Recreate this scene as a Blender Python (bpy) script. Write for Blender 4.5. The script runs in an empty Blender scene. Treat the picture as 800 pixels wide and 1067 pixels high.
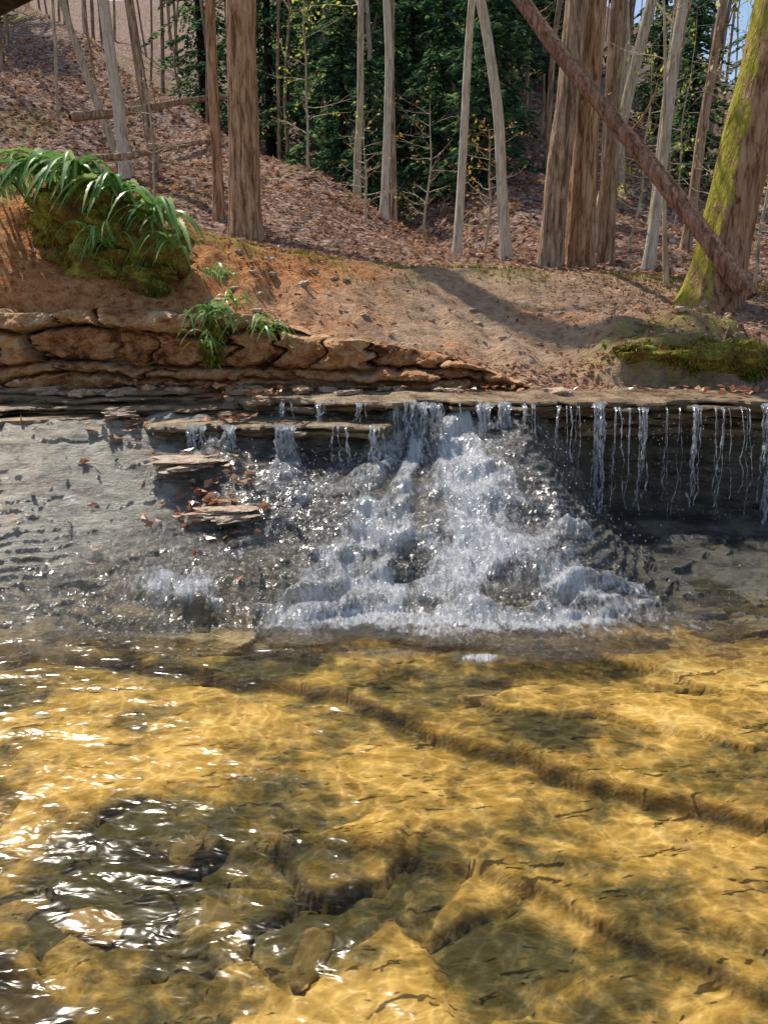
import bpy, math, random
import numpy as np
from mathutils import Vector, Matrix
random.seed(7); rng=np.random.default_rng(7)
scene=bpy.context.scene
# ------------------------------------------------------------------ noise
def _h(i,j,s):
    v=np.sin(i*127.1+j*311.7+s*74.7)*43758.5453
    return v-np.floor(v)
def vn(x,y,s=0):
    x=np.asarray(x,float); y=np.asarray(y,float)
    i=np.floor(x); j=np.floor(y); f=x-i; g=y-j
    f=f*f*(3-2*f); g=g*g*(3-2*g)
    return (_h(i,j,s)*(1-f)+_h(i+1,j,s)*f)*(1-g)+(_h(i,j+1,s)*(1-f)+_h(i+1,j+1,s)*f)*g
def fbm(x,y,s=0,o=4):
    a=0;w=.5;t=0
    for k in range(o):
        c,d=math.cos(.6*k),math.sin(.6*k)
        xx=x*c-y*d; yy=x*d+y*c
        a=a+w*(vn(xx*2**k+k*13.3,yy*2**k-k*7.7,s+k)-.5); t+=w; w*=.5
    return a/t*2
def ss(a,b,x):
    t=np.clip((np.asarray(x,float)-a)/(b-a),0,1); return t*t*(3-2*t)
def voro(x,y,s=0):
    i=np.floor(x); j=np.floor(y)
    f1=np.full(np.shape(x),9.); f2=f1.copy(); idv=np.zeros(np.shape(x))
    for a in(-1,0,1):
        for b in(-1,0,1):
            ci=i+a; cj=j+b
            px=ci+.1+.8*_h(ci,cj,s); py=cj+.1+.8*_h(ci,cj,s+5)
            d=np.hypot(px-x,py-y); r=_h(ci,cj,s+9)
            n=d<f1
            f2=np.where(n,f1,np.minimum(f2,d)); idv=np.where(n,r,idv); f1=np.where(n,d,f1)
    return f1,f2,idv
# ------------------------------------------------------------------ terrain functions
def hground(x,y):
    x=np.asarray(x,float); y=np.asarray(y,float)
    xs=[-12,-6,-3,-1.9,-1.5,-.9,.3,1.5,4,8,14]
    Yc=np.interp(x,xs,[6.3,6.4,6.5,6.5,6.6,7.0,7.5,8,8,8,8])
    Zc=np.interp(x,xs,[2.8,2.65,2.42,2.15,1.95,1.79,1.70,1.66,1.52,1.6,1.7])
    Hr=np.interp(x,[-3,-1.2,-.6,0,.9],[.45,.45,.36,.2,0])+.05*fbm(x*2.2,y*0,14,3)
    t=np.clip((y-5.4)/(Yc-5.4),0,1)
    ex=np.interp(x,[-2.4,-1.2,0.5,2],[.62,.85,1.0,.8])
    f=np.power(t,ex)*(1-.12*t*(1-t))
    z=.84+Hr*ss(5.30,5.44,y)+(Zc-.84-Hr)*f
    d=np.exp(-(((x-2.15)/.62)**2)**1.5)*ss(5.32,5.5,y+fbm(x*4,y*0,6,2)*.08)*(1-ss(5.9,7.0,y))
    z=z+.25*d*(1+.5*fbm(x*4,y*4,17,3))
    d2=np.exp(-((x-3.7)/.6)**2)*ss(5.3,5.6,y)*(1-ss(5.9,7.3,y))
    z=z+.2*d2
    yb=np.maximum(0,y-Yc)
    base=Zc+(1.95-Zc)*ss(0,3,yb)
    s=.6*np.maximum(0,y-14)
    w=1-ss(-1.6-s,1.6-s,x)
    L=.40*np.maximum(0,y-9.3)*w+.04*np.maximum(0,y-16)*w
    L=np.where(y>45,L*0+.44*35*w,L)
    st=np.interp(x,[-1,2.5],[18,12.5])
    k=np.interp(x/np.maximum(y,8),[.2,.42],[.36,.215])
    B=.04*np.maximum(0,y-9)+k*np.maximum(0,y-st)
    far=np.log(np.exp(np.clip(L,0,40)*1.5)+np.exp(np.clip(B,0,40)*1.5))/1.5-math.log(2)/1.5
    far=far*ss(8,11,y)
    z=np.where(y>Yc,base+far,z)
    rough=fbm(x*1.3,y*1.3,3,4)*.06*ss(5.4,6.2,y)+fbm(x*7,y*7,8,3)*.025*ss(5.2,5.5,y)
    rough=rough+fbm(x*.35,y*.35,12,3)*.5*ss(10,16,y)
    rough=rough+(fbm(x*5,y*1.2,21,4)*.12+fbm(x*3,y*3,23,4)*.12)*ss(5.5,5.9,y)*(1-ss(6.3,7.4,y))*np.interp(x,[-1.2,.2],[1,.5])
    return z+rough
def ramp0(x,y):
    xl=1-ss(.85,1.5,x+fbm(x*0+3,y*2,33,3)*.15)
    yy=y+fbm(x*1.1,y*1.1,31,4)*.26
    left=.76*np.power(np.clip((yy-3.28)/(4.72-3.28),0,1),.95)
    left=left-.09*np.exp(-((y-4.50)/.16)**2)*ss(-1.7,-1.3,x)*(1-ss(.5,.8,x))
    right=.15*ss(3.25,4.9,yy)+.59*ss(4.98,5.12,y+fbm(x*3,y*0,4,3)*.08)
    return left*xl+right*(1-xl)
def hramp(x,y):
    z=ramp0(x,y)+fbm(x*2.3,y*2.3,41,4)*.04
    f1,f2,i1=voro(x*1.4+fbm(x*3,y*3,44,3)*.9,y*4+fbm(x*2,y*2,46,3)*1.4,13)
    z=z+(i1-.5)*.035+fbm(x*7,y*9,47,4)*.018
    st=.036
    q=z/st+fbm(x*1.3,y*1.6,52,4)*2.6
    fr=q-np.floor(q); hard=.35+.6*vn(x*3,y*3,55)
    zt=z+st*(ss(hard,1.0,fr)-fr)*np.clip(1.3*vn(x*1.7,y*2.4,57)-.15,0,1)
    apron=-.28*ss(3.22,2.95,y+fbm(x*1.4,y*1.4,59,4)*.22)
    return zt+fbm(x*20,y*24,61,3)*.007-.012+apron
crk=np.array([(-4.,3.9),(-1.8,3.28),(-1.0,3.05),(-.15,2.75),(.45,2.4),(1.18,2.0),(3.,1.3)])
crk2=np.array([(-3,2.5),(-1.3,2.25),(-.5,1.95),(.2,1.85),(.9,1.45),(2.5,.9)])
def dist_line(x,y,P):
    d=np.full(np.shape(x),9.); side=np.interp(x,P[:,0],P[:,1])
    for a,b in zip(P[:-1],P[1:]):
        ab=b-a; t=np.clip(((x-a[0])*ab[0]+(y-a[1])*ab[1])/(ab@ab),0,1)
        d=np.minimum(d,np.hypot(x-a[0]-t*ab[0],y-a[1]-t*ab[1]))
    return d,y-side
def bedparts(x,y):
    wx=x+fbm(x*1.5,y*1.5,71,4)*.35; wy=y+fbm(x*1.5,y*1.5,75,4)*.3
    f1,f2,i1=voro(wx*1.1+wy*.6,wy*2.6+wx*.9,3)
    g1,g2,i2=voro(wx*3.2,wy*5.5+wx*1.2,6)
    d,side=dist_line(x,y+fbm(x*2.5,y*0,77,4)*.14,crk)
    d2,side2=dist_line(x,y+fbm(x*2.5,y*0,78,4)*.16,crk2)
    return wx,wy,f2-f1,i1,g2-g1,i2,d,side,d2,side2
def darkpatch(x,y):
    return np.clip(np.exp(-(((x+.50)/.65)**2+((y-1.85)/.33)**2))*1.25+.8*np.exp(-(((x+.7)/.35)**2+((y-1.15)/.2)**2))+.8*fbm(x*1.8,y*2.8,88,4),0,1)
def hbed(x,y):
    wx,wy,e1,i1,e2,i2,d,side,d2,side2=bedparts(x,y)
    z=-.06-.05*ss(-.03,.03,-side)-.04*ss(-.03,.03,-side2)-.08*ss(2.2,.6,y)
    z=z+.03*ss(2.9,3.3,y)
    brk=darkpatch(x,y)
    z=z+(i1-.5)*.03+(i2-.5)*(.012+.06*brk)-.03*brk*(1-ss(0,.12,e2))
    z=z-.030*(1-ss(0.0,.02+.02*vn(x*3,y*3,5),d))*(.4+.6*vn(x*2,y,9))
    z=z+fbm(x*3,y*4,80,4)*.014+fbm(x*1.2,y*2,81,3)*.02
    z=z+.55*ss(-2.5,-5,y)
    return z
# ------------------------------------------------------------------ mesh helpers
def link(o): scene.collection.objects.link(o); return o
def mesh_np(name,V,F,mats,smooth=True,attrs=None,fm=None):
    V=np.asarray(V,np.float32); F=np.asarray(F,np.int32); n,k=F.shape
    me=bpy.data.meshes.new(name); me.vertices.add(len(V)); me.vertices.foreach_set('co',V.ravel())
    me.loops.add(n*k); me.loops.foreach_set('vertex_index',F.ravel())
    me.polygons.add(n); me.polygons.foreach_set('loop_start',np.arange(n,dtype=np.int32)*k)
    try: me.polygons.foreach_set('loop_total',np.full(n,k,np.int32))
    except Exception: pass
    for m in mats: me.materials.append(m)
    if fm is not None: me.polygons.foreach_set('material_index',np.asarray(fm,np.int32))
    me.update(calc_edges=True)
    me.polygons.foreach_set('use_smooth',np.full(n,smooth,bool))
    if attrs:
        for an,c in attrs.items():
            a=me.color_attributes.new(an,'FLOAT_COLOR','POINT')
            c=np.asarray(c,np.float32)
            cc=np.ones((len(V),4),np.float32); cc[:,:c.shape[1]]=c; a.data.foreach_set('color',cc.ravel())
    return link(bpy.data.objects.new(name,me))
def grid(name,xs,ys,hf,mats,attrf=None,smooth=True):
    X,Y=np.meshgrid(xs,ys); Z=hf(X,Y)
    V=np.stack([X.ravel(),Y.ravel(),Z.ravel()],1)
    nx=len(xs); ny=len(ys); I=np.arange(nx*ny).reshape(ny,nx)
    F=np.stack([I[:-1,:-1],I[:-1,1:],I[1:,1:],I[1:,:-1]],-1).reshape(-1,4)
    at=None
    if attrf: at=attrf(X.ravel(),Y.ravel(),Z.ravel())
    return mesh_np(name,V,F,mats,smooth,at)
class MB:
    def __init__(s): s.v=[];s.f=[];s.m=[];s.n=0
    def add(s,V,F,m=0):
        V=np.asarray(V,float).reshape(-1,3); F=np.asarray(F,int)
        s.v.append(V); s.f.append(F+s.n); s.m.append(np.full(len(F),m)); s.n+=len(V)
    def tube(s,P,R,n=8,m=0,disp=None,cap=True):
        P=np.asarray(P,float); R=np.asarray(R,float)
        T=np.gradient(P,axis=0); T/=np.linalg.norm(T,axis=1)[:,None]+1e-9
        up=np.array([0,0,1.]) if abs(T[0][2])<.9 else np.array([1.,0,0])
        U=up-T*(T@up)[:,None]; U/=np.linalg.norm(U,axis=1)[:,None]+1e-9
        W=np.cross(T,U)
        a=np.linspace(0,2*math.pi,n,endpoint=False)
        rr=R[:,None]*np.ones(n)[None]
        if disp is not None: rr=disp(rr,a,P)
        V=P[:,None]+rr[...,None]*(np.cos(a)[None,:,None]*U[:,None]+np.sin(a)[None,:,None]*W[:,None])
        k=len(P); I=np.arange(k*n).reshape(k,n); J=np.roll(I,-1,axis=1)
        F=np.stack([I[:-1],J[:-1],J[1:],I[1:]],-1).reshape(-1,4)
        s.add(V.reshape(-1,3),F,m)
    def cards(s,C,size,m=0,aspect=.5,flat=0.,dirs=None):
        C=np.asarray(C,float); n=len(C)
        if n==0:return
        size=np.broadcast_to(np.asarray(size,float),(n,))[:,None]
        d=rng.normal(size=(n,3)) if dirs is None else np.asarray(dirs,float)+rng.normal(size=(n,3))*.25
        if flat: d[:,2]*=(1-flat)
        d/=np.linalg.norm(d,axis=1)[:,None]+1e-9
        q=rng.normal(size=(n,3))
        if flat: q[:,2]*=(1-flat)
        w=q-d*(q*d).sum(1)[:,None]; w/=np.linalg.norm(w,axis=1)[:,None]+1e-9
        nn=np.cross(d,w)
        a=C-d*size*.5; b=C+w*size*aspect*.5+nn*size*.12; c=C+d*size*.5; e=C-w*size*aspect*.5+nn*size*.12
        V=np.stack([a,b,c,e],1).reshape(-1,3)
        s.add(V,np.arange(n*4).reshape(n,4),m)
    def obj(s,name,mats,smooth=True):
        return mesh_np(name,np.concatenate(s.v),np.concatenate(s.f),mats,smooth,None,np.concatenate(s.m))
# ------------------------------------------------------------------ materials
def newmat(name):
    m=bpy.data.materials.new(name); m.use_nodes=True; nt=m.node_tree; nt.nodes.clear()
    return m,nt,nt.nodes,nt.links
def N(nt,t,**k):
    n=nt.nodes.new(t)
    for a,b in k.items():
        if a in n.inputs: n.inputs[a].default_value=b
        else: setattr(n,a,b)
    return n
def ramp(nt,fac,stops):
    r=nt.nodes.new('ShaderNodeValToRGB'); e=r.color_ramp.elements
    e[0].position=stops[0][0]; e[0].color=(*stops[0][1],1); e[1].position=stops[-1][0]; e[1].color=(*stops[-1][1],1)
    for p,c in stops[1:-1]:
        q=e.new(p); q.color=(*c,1)
    nt.links.new(fac,r.inputs[0]); return r.outputs[0]
def coords(nt,scale=(1,1,1)):
    tc=nt.nodes.new('ShaderNodeTexCoord'); mp=nt.nodes.new('ShaderNodeMapping'); mp.inputs['Scale'].default_value=scale
    nt.links.new(tc.outputs['Object'],mp.inputs[0]); return mp.outputs[0]
def noise(nt,vec,scale,detail=4,rough=.6,dist=0,out='Fac'):
    n=N(nt,'ShaderNodeTexNoise'); n.inputs['Scale'].default_value=scale; n.inputs['Detail'].default_value=min(detail,4)
    n.inputs['Roughness'].default_value=rough; n.inputs['Distortion'].default_value=dist
    nt.links.new(vec,n.inputs['Vector']); return n.outputs[out]
def mix(nt,f,a,b,mode='MIX'):
    m=nt.nodes.new('ShaderNodeMix'); m.data_type='RGBA'; m.blend_type=mode
    for s,v in((0,f),(6,a),(7,b)):
        if isinstance(v,(int,float)): m.inputs[s].default_value=v
        elif isinstance(v,tuple): m.inputs[s].default_value=(*v,1)
        else: nt.links.new(v,m.inputs[s])
    return m.outputs[2]
def mth(nt,op,a,b=None,clamp=False):
    m=nt.nodes.new('ShaderNodeMath'); m.operation=op; m.use_clamp=clamp
    for s,v in((0,a),(1,b)):
        if v is None: continue
        if isinstance(v,(int,float)): m.inputs[s].default_value=v
        else: nt.links.new(v,m.inputs[s])
    return m.outputs[0]
def bump(nt,h,st=.5,dist=.02,nrm=None):
    b=nt.nodes.new('ShaderNodeBump'); b.inputs['Strength'].default_value=st; b.inputs['Distance'].default_value=dist
    nt.links.new(h,b.inputs['Height'])
    if nrm: nt.links.new(nrm,b.inputs['Normal'])
    return b.outputs[0]
def princ(nt,col,rough=.8,nrm=None,spec=.5):
    p=nt.nodes.new('ShaderNodeBsdfPrincipled')
    if isinstance(col,tuple): p.inputs['Base Color'].default_value=(*col,1)
    else: nt.links.new(col,p.inputs['Base Color'])
    if isinstance(rough,(int,float)): p.inputs['Roughness'].default_value=rough
    else: nt.links.new(rough,p.inputs['Roughness'])
    p.inputs['Specular IOR Level'].default_value=spec
    if nrm: nt.links.new(nrm,p.inputs['Normal'])
    return p
def out(nt,sh):
    o=nt.nodes.new('ShaderNodeOutputMaterial'); nt.links.new(sh,o.inputs[0])
def bark(name,c0,c1,c2,fs=9,moss=None,bs=1.):
    m,nt,_,L=newmat(name)
    v=coords(nt,(1,1,.14)); n1=noise(nt,v,fs*2.4,6,.7,.6); v2=coords(nt,(1,1,1)); n2=noise(nt,v2,3,3)
    col=ramp(nt,n1,[(.38,c0),(.48,c1),(.60,c2)])
    col=mix(nt,mth(nt,'MULTIPLY',n2,.6),col,tuple(a*.6 for a in c1))
    nr=bump(nt,n1,bs,.06)
    if moss:
        g=nt.nodes.new('ShaderNodeNewGeometry'); sx=nt.nodes.new('ShaderNodeSeparateXYZ'); L.new(g.outputs['Normal'],sx.inputs[0])
        n4=noise(nt,coords(nt,(1,1,.45)),9,4,.7)
        a=mth(nt,'ADD',mth(nt,'MULTIPLY',sx.outputs[0],-.75),mth(nt,'MULTIPLY',n4,2.4))
        a=mth(nt,'MULTIPLY',mth(nt,'SUBTRACT',a,1.5),3.,True)
        mc=mix(nt,noise(nt,v2,25,3),(.16,.16,.02),(.56,.48,.06))
        col=mix(nt,a,col,mc)
    p=princ(nt,col,.9,nr,.2); out(nt,p.outputs[0]); return m
def leafmat(name,stops,trans=.4,rough=.6,wild=0):
    m,nt,_,L=newmat(name)
    g=nt.nodes.new('ShaderNodeNewGeometry')
    col=ramp(nt,g.outputs['Random Per Island'],stops)
    p=nt.nodes.new('ShaderNodeBsdfDiffuse'); L.new(col,p.inputs[0]); t=nt.nodes.new('ShaderNodeBsdfTranslucent'); L.new(col,t.inputs[0])
    x=nt.nodes.new('ShaderNodeMixShader'); x.inputs[0].default_value=trans
    L.new(p.outputs[0],x.inputs[1]); L.new(t.outputs[0],x.inputs[2]); s=x.outputs[0]
    if rough<.5:
        g2=nt.nodes.new('ShaderNodeBsdfGlossy'); g2.inputs['Roughness'].default_value=rough
        y=nt.nodes.new('ShaderNodeMixShader'); y.inputs[0].default_value=.06; L.new(s,y.inputs[1]); L.new(g2.outputs[0],y.inputs[2]); s=y.outputs[0]
    out(nt,s); return m
M={}
M['bark_orange']=bark('bark_warm',(.12,.055,.025),(.52,.29,.145),(.78,.52,.32))
M['bark_brown']=bark('bark_brown',(.11,.065,.035),(.42,.27,.165),(.70,.52,.36))
M['bark_grey']=bark('bark_grey',(.24,.19,.12),(.54,.44,.30),(.78,.68,.50),14,None,.5)
M['bark_pale']=bark('bark_pale',(.36,.30,.21),(.66,.57,.43),(.80,.73,.60),14,None,.35)
M['bark_dark']=bark('bark_dark',(.015,.011,.009),(.035,.027,.02),(.07,.055,.045))
M['bark_moss']=bark('bark_mossy',(.09,.045,.025),(.38,.20,.11),(.60,.38,.23),8,True)
M['bark_log']=bark('bark_log',(.12,.055,.03),(.38,.20,.125),(.58,.35,.24),12)
M['litter']=leafmat('dry_leaf',[(0,(.16,.08,.05)),(.35,(.42,.23,.13)),(.6,(.54,.35,.23)),(.8,(.36,.18,.14)),(.93,(.74,.56,.42)),(1,(.66,.32,.07))],.25)
M['wetleaf']=leafmat('wet_leaf',[(0,(.28,.09,.04)),(.5,(.52,.23,.11)),(.8,(.62,.40,.25)),(1,(.66,.22,.05))],.2,.3)
M['hem']=leafmat('hemlock_needles',[(0,(.025,.065,.045)),(.6,(.07,.15,.08)),(1,(.26,.40,.13))],.5)
M['fern']=leafmat('fern_green',[(0,(.10,.24,.06)),(.6,(.22,.40,.09)),(1,(.48,.58,.22))],.35,.35)
M['mosshair']=leafmat('moss_blades',[(0,(.08,.10,.02)),(.5,(.19,.20,.03)),(.85,(.38,.36,.06)),(1,(.34,.21,.08))],.4)
M['spring']=leafmat('spring_leaf',[(0,(.26,.38,.04)),(1,(.6,.64,.10))],.6)
M['beech']=leafmat('beech_leaf',[(0,(.45,.33,.2)),(.7,(.65,.55,.36)),(1,(.65,.6,.2))],.5)
M['orangeleaf']=leafmat('orange_leaf',[(0,(.5,.26,.07)),(1,(.65,.4,.12))],.5)
# ground
m,nt,_,L=newmat('forest_ground'); M['ground']=m
at=N(nt,'ShaderNodeAttribute',attribute_name='zone'); sp=nt.nodes.new('ShaderNodeSeparateColor'); L.new(at.outputs['Color'],sp.inputs[0])
v=coords(nt); a=noise(nt,v,2.5,4,.65); b=noise(nt,v,14,4,.75); c=noise(nt,v,70,3,.7)
orange=ramp(nt,b,[(.3,(.18,.06,.022)),(.5,(.62,.26,.10)),(.7,(.76,.44,.21))])
path=ramp(nt,b,[(.32,(.30,.185,.11)),(.52,(.64,.45,.29)),(.72,(.72,.57,.41))])
path=mix(nt,mth(nt,'MULTIPLY',mth(nt,'SUBTRACT',a,.35),2.0,True),path,(.36,.215,.13))
vo=N(nt,'ShaderNodeTexVoronoi'); vo.inputs['Scale'].default_value=16; L.new(v,vo.inputs['Vector'])
sv=nt.nodes.new('ShaderNodeSeparateColor'); L.new(vo.outputs['Color'],sv.inputs[0])
lit=ramp(nt,sv.outputs[0],[(0,(.10,.06,.05)),(.4,(.26,.16,.12)),(.75,(.42,.28,.21)),(1,(.60,.45,.36))])
green=ramp(nt,b,[(.3,(.12,.10,.02)),(.6,(.29,.30,.05)),(.8,(.52,.48,.10))])
col=mix(nt,sp.outputs[0],path,orange)
gm=mth(nt,'MULTIPLY',sp.outputs[1],mth(nt,'MULTIPLY',mth(nt,'SUBTRACT',b,.38),6,True),True)
col=mix(nt,sp.outputs[2],col,lit); col=mix(nt,gm,col,green)
h=mth(nt,'ADD',b,mth(nt,'MULTIPLY',c,.35)); nr=bump(nt,h,1.,.07)
p=princ(nt,col,.95,nr,.1); out(nt,p.outputs[0])
# sandstone
m,nt,_,L=newmat('sandstone'); M['sand']=m
at=N(nt,'ShaderNodeAttribute',attribute_name='block'); sp=nt.nodes.new('ShaderNodeSeparateColor'); L.new(at.outputs['Color'],sp.inputs[0])
v=coords(nt,(1,1,1.6)); b=noise(nt,v,4,4,.8,.6); c=noise(nt,coords(nt,(1,1,2.0)),13,4,.85)
col=ramp(nt,mth(nt,'ADD',b,mth(nt,'MULTIPLY',mth(nt,'SUBTRACT',sp.outputs[0],.5),.12)),[(.34,(.14,.06,.028)),(.43,(.48,.21,.085)),(.54,(.70,.38,.17)),(.68,(.70,.53,.34))])
col=mix(nt,sp.outputs[1],col,(.05,.028,.015))
nr=bump(nt,c,1.,.07); p=princ(nt,col,.85,nr,.3); out(nt,p.outputs[0])
# slab
m,nt,_,L=newmat('wet_slate'); M['slate']=m
v=coords(nt,(1,1,4)); b=noise(nt,v,4,4,.75); c=noise(nt,coords(nt,(1,1,8)),18,4,.7)
col=ramp(nt,b,[(.3,(.06,.04,.022)),(.5,(.23,.155,.085)),(.65,(.38,.27,.15)),(.8,(.36,.36,.11))])
nr=bump(nt,c,.8,.03); p=princ(nt,col,ramp(nt,b,[(.3,(.2,.2,.2)),(.7,(.6,.6,.6))]),nr,.5); out(nt,p.outputs[0])
# shale ramp
m,nt,_,L=newmat('wet_shale'); M['shale']=m
v=coords(nt,(1,1,1)); b=noise(nt,coords(nt,(1,1.4,5)),4,4,.8,.5); c=noise(nt,coords(nt,(1,1.6,3)),26,4,.8); d=noise(nt,v,1.7,3,.6)
col=ramp(nt,b,[(.32,(.06,.05,.038)),(.43,(.26,.225,.17)),(.56,(.50,.44,.345)),(.72,(.70,.62,.49))])
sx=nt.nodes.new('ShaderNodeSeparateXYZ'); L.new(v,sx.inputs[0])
gf=mth(nt,'MULTIPLY',mth(nt,'SUBTRACT',mth(nt,'ADD',mth(nt,'MULTIPLY',d,1.0),3.10),sx.outputs[1]),2.6,True)
gold=ramp(nt,b,[(.32,(.11,.08,.03)),(.5,(.54,.37,.13)),(.7,(.74,.55,.26))])
ovshade=mth(nt,'MULTIPLY',mth(nt,'SUBTRACT',mth(nt,'ADD',sx.outputs[0],mth(nt,'MULTIPLY',d,.5)),1.1),2.2,True)
col=mix(nt,ovshade,col,mix(nt,1.,col,(.32,.32,.27),'MULTIPLY'))  # shade below the right overhang, multiplied into the shale colour
col=mix(nt,gf,col,gold)
rg=ramp(nt,d,[(.35,(.25,.25,.25)),(.65,(.48,.48,.48))])
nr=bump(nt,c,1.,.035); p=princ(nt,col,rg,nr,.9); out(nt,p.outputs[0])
# creek bed
m,nt,_,L=newmat('creek_bed_rock'); M['bed']=m
at=N(nt,'ShaderNodeAttribute',attribute_name='plate'); sp=nt.nodes.new('ShaderNodeSeparateColor'); L.new(at.outputs['Color'],sp.inputs[0])
v=coords(nt); a=noise(nt,v,1.5,4,.65,.4); b=noise(nt,coords(nt,(1,1.5,1)),6,4,.75,.3)
f=mth(nt,'ADD',mth(nt,'MULTIPLY',a,.55),mth(nt,'ADD',mth(nt,'MULTIPLY',b,.45),mth(nt,'MULTIPLY',mth(nt,'SUBTRACT',sp.outputs[0],.5),.20)))
f=mth(nt,'SUBTRACT',f,mth(nt,'MULTIPLY',sp.outputs[2],.15))
col=ramp(nt,f,[(.36,(.09,.085,.04)),(.43,(.26,.20,.075)),(.5,(.58,.40,.13)),(.58,(.84,.59,.21)),(.72,(.92,.73,.38))])
col=mix(nt,sp.outputs[1],col,(.04,.034,.018))
nr=bump(nt,b,.5,.03); p=princ(nt,col,.8,nr,.1); out(nt,p.outputs[0])
m,nt,_,L=newmat('river_stone'); M['stone']=m
g=nt.nodes.new('ShaderNodeNewGeometry'); b=noise(nt,coords(nt),16,4,.7)
col=ramp(nt,g.outputs['Random Per Island'],[(0,(.14,.12,.04)),(.4,(.30,.22,.08)),(.7,(.55,.36,.13)),(1,(.6,.45,.2))])
col=mix(nt,b,mix(nt,1.,col,(.4,.4,.4),'MULTIPLY'),col); p=princ(nt,col,.6,bump(nt,b,.6,.02),.2); out(nt,p.outputs[0])
m,nt,_,L=newmat('tan_stone'); M['tstone']=m
b=noise(nt,coords(nt,(1,1,2)),12,4,.8); col=ramp(nt,b,[(.3,(.18,.11,.07)),(.5,(.46,.33,.23)),(.7,(.66,.52,.40))])
p=princ(nt,col,.55,bump(nt,b,1.,.03),.5); out(nt,p.outputs[0])
# pool water
m,nt,_,L=newmat('creek_water'); M['water']=m
v=coords(nt,(1,1.9,1)); a=noise(nt,v,3.2,2,.5,.5); b=noise(nt,v,11,2,.5,.5)
h=mth(nt,'ADD',a,mth(nt,'MULTIPLY',b,.26)); nr=bump(nt,h,1.,.038)
fr=N(nt,'ShaderNodeFresnel'); fr.inputs[0].default_value=1.33; L.new(nr,fr.inputs['Normal'])
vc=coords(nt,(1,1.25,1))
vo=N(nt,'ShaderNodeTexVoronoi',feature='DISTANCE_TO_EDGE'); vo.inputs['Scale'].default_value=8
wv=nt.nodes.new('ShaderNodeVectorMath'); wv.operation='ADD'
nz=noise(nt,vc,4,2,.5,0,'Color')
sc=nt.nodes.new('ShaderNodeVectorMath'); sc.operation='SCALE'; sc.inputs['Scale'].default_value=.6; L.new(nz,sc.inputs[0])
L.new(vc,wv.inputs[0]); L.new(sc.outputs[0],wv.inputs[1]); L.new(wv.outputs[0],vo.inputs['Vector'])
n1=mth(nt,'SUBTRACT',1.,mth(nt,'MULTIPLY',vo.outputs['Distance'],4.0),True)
caustic=mth(nt,'POWER',n1,2.4)
tint=mix(nt,caustic,(.70,.665,.51),(1,1,.97))  # sunlight caustic net painted into the see-through colour
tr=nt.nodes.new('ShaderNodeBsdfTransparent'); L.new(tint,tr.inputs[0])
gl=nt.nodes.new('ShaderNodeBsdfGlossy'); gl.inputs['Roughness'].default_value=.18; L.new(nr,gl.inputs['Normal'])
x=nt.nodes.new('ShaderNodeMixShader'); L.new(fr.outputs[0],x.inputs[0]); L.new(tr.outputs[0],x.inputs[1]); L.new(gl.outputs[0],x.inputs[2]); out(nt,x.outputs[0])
def whitewater(name,attr=True):
    m,nt,_,L=newmat(name)
    b=noise(nt,coords(nt,(1,.42,.42)),34,4,.78,1.0); nr=bump(nt,b,1.,.03)
    d=nt.nodes.new('ShaderNodeBsdfDiffuse'); d.inputs[0].default_value=(.90,.94,.98,1)
    t=nt.nodes.new('ShaderNodeBsdfTranslucent'); t.inputs[0].default_value=(.90,.94,.98,1)
    g=nt.nodes.new('ShaderNodeBsdfGlossy'); g.inputs['Roughness'].default_value=.2; g.inputs[0].default_value=(1,1,1,1)
    for q in(d,t,g): L.new(nr,q.inputs['Normal'])
    m1=nt.nodes.new('ShaderNodeMixShader'); m1.inputs[0].default_value=.4; L.new(d.outputs[0],m1.inputs[1]); L.new(t.outputs[0],m1.inputs[2])
    tr=nt.nodes.new('ShaderNodeBsdfTransparent'); tr.inputs[0].default_value=(.95,.97,.98,1)
    m2=nt.nodes.new('ShaderNodeMixShader'); L.new(tr.outputs[0],m2.inputs[1]); L.new(m1.outputs[0],m2.inputs[2])
    fr=N(nt,'ShaderNodeFresnel'); fr.inputs[0].default_value=1.36; L.new(nr,fr.inputs['Normal']); ff=fr.outputs[0]
    if attr:
        at=N(nt,'ShaderNodeAttribute',attribute_name='foam'); sp=nt.nodes.new('ShaderNodeSeparateColor'); L.new(at.outputs['Color'],sp.inputs[0])
        c=noise(nt,coords(nt,(1,.6,1)),10,4,.8,.6)
        q=mth(nt,'ADD',mth(nt,'MULTIPLY',b,.55),mth(nt,'MULTIPLY',c,.45))
        f=mth(nt,'MULTIPLY',mth(nt,'ADD',mth(nt,'SUBTRACT',q,.715),mth(nt,'MULTIPLY',sp.outputs[0],.34)),5.5,True)
        ff=mth(nt,'MULTIPLY',ff,mth(nt,'MULTIPLY',sp.outputs[0],4,True))
    else:
        f=mth(nt,'MULTIPLY',mth(nt,'SUBTRACT',b,.38),4.,True)
    L.new(mth(nt,'MULTIPLY',f,.92),m2.inputs[0])
    m3=nt.nodes.new('ShaderNodeMixShader'); L.new(ff,m3.inputs[0]); L.new(m2.outputs[0],m3.inputs[1]); L.new(g.outputs[0],m3.inputs[2])
    out(nt,m3.outputs[0]); return m
M['film']=whitewater('cascade_water'); M['strand']=whitewater('falling_water',False)
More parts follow.
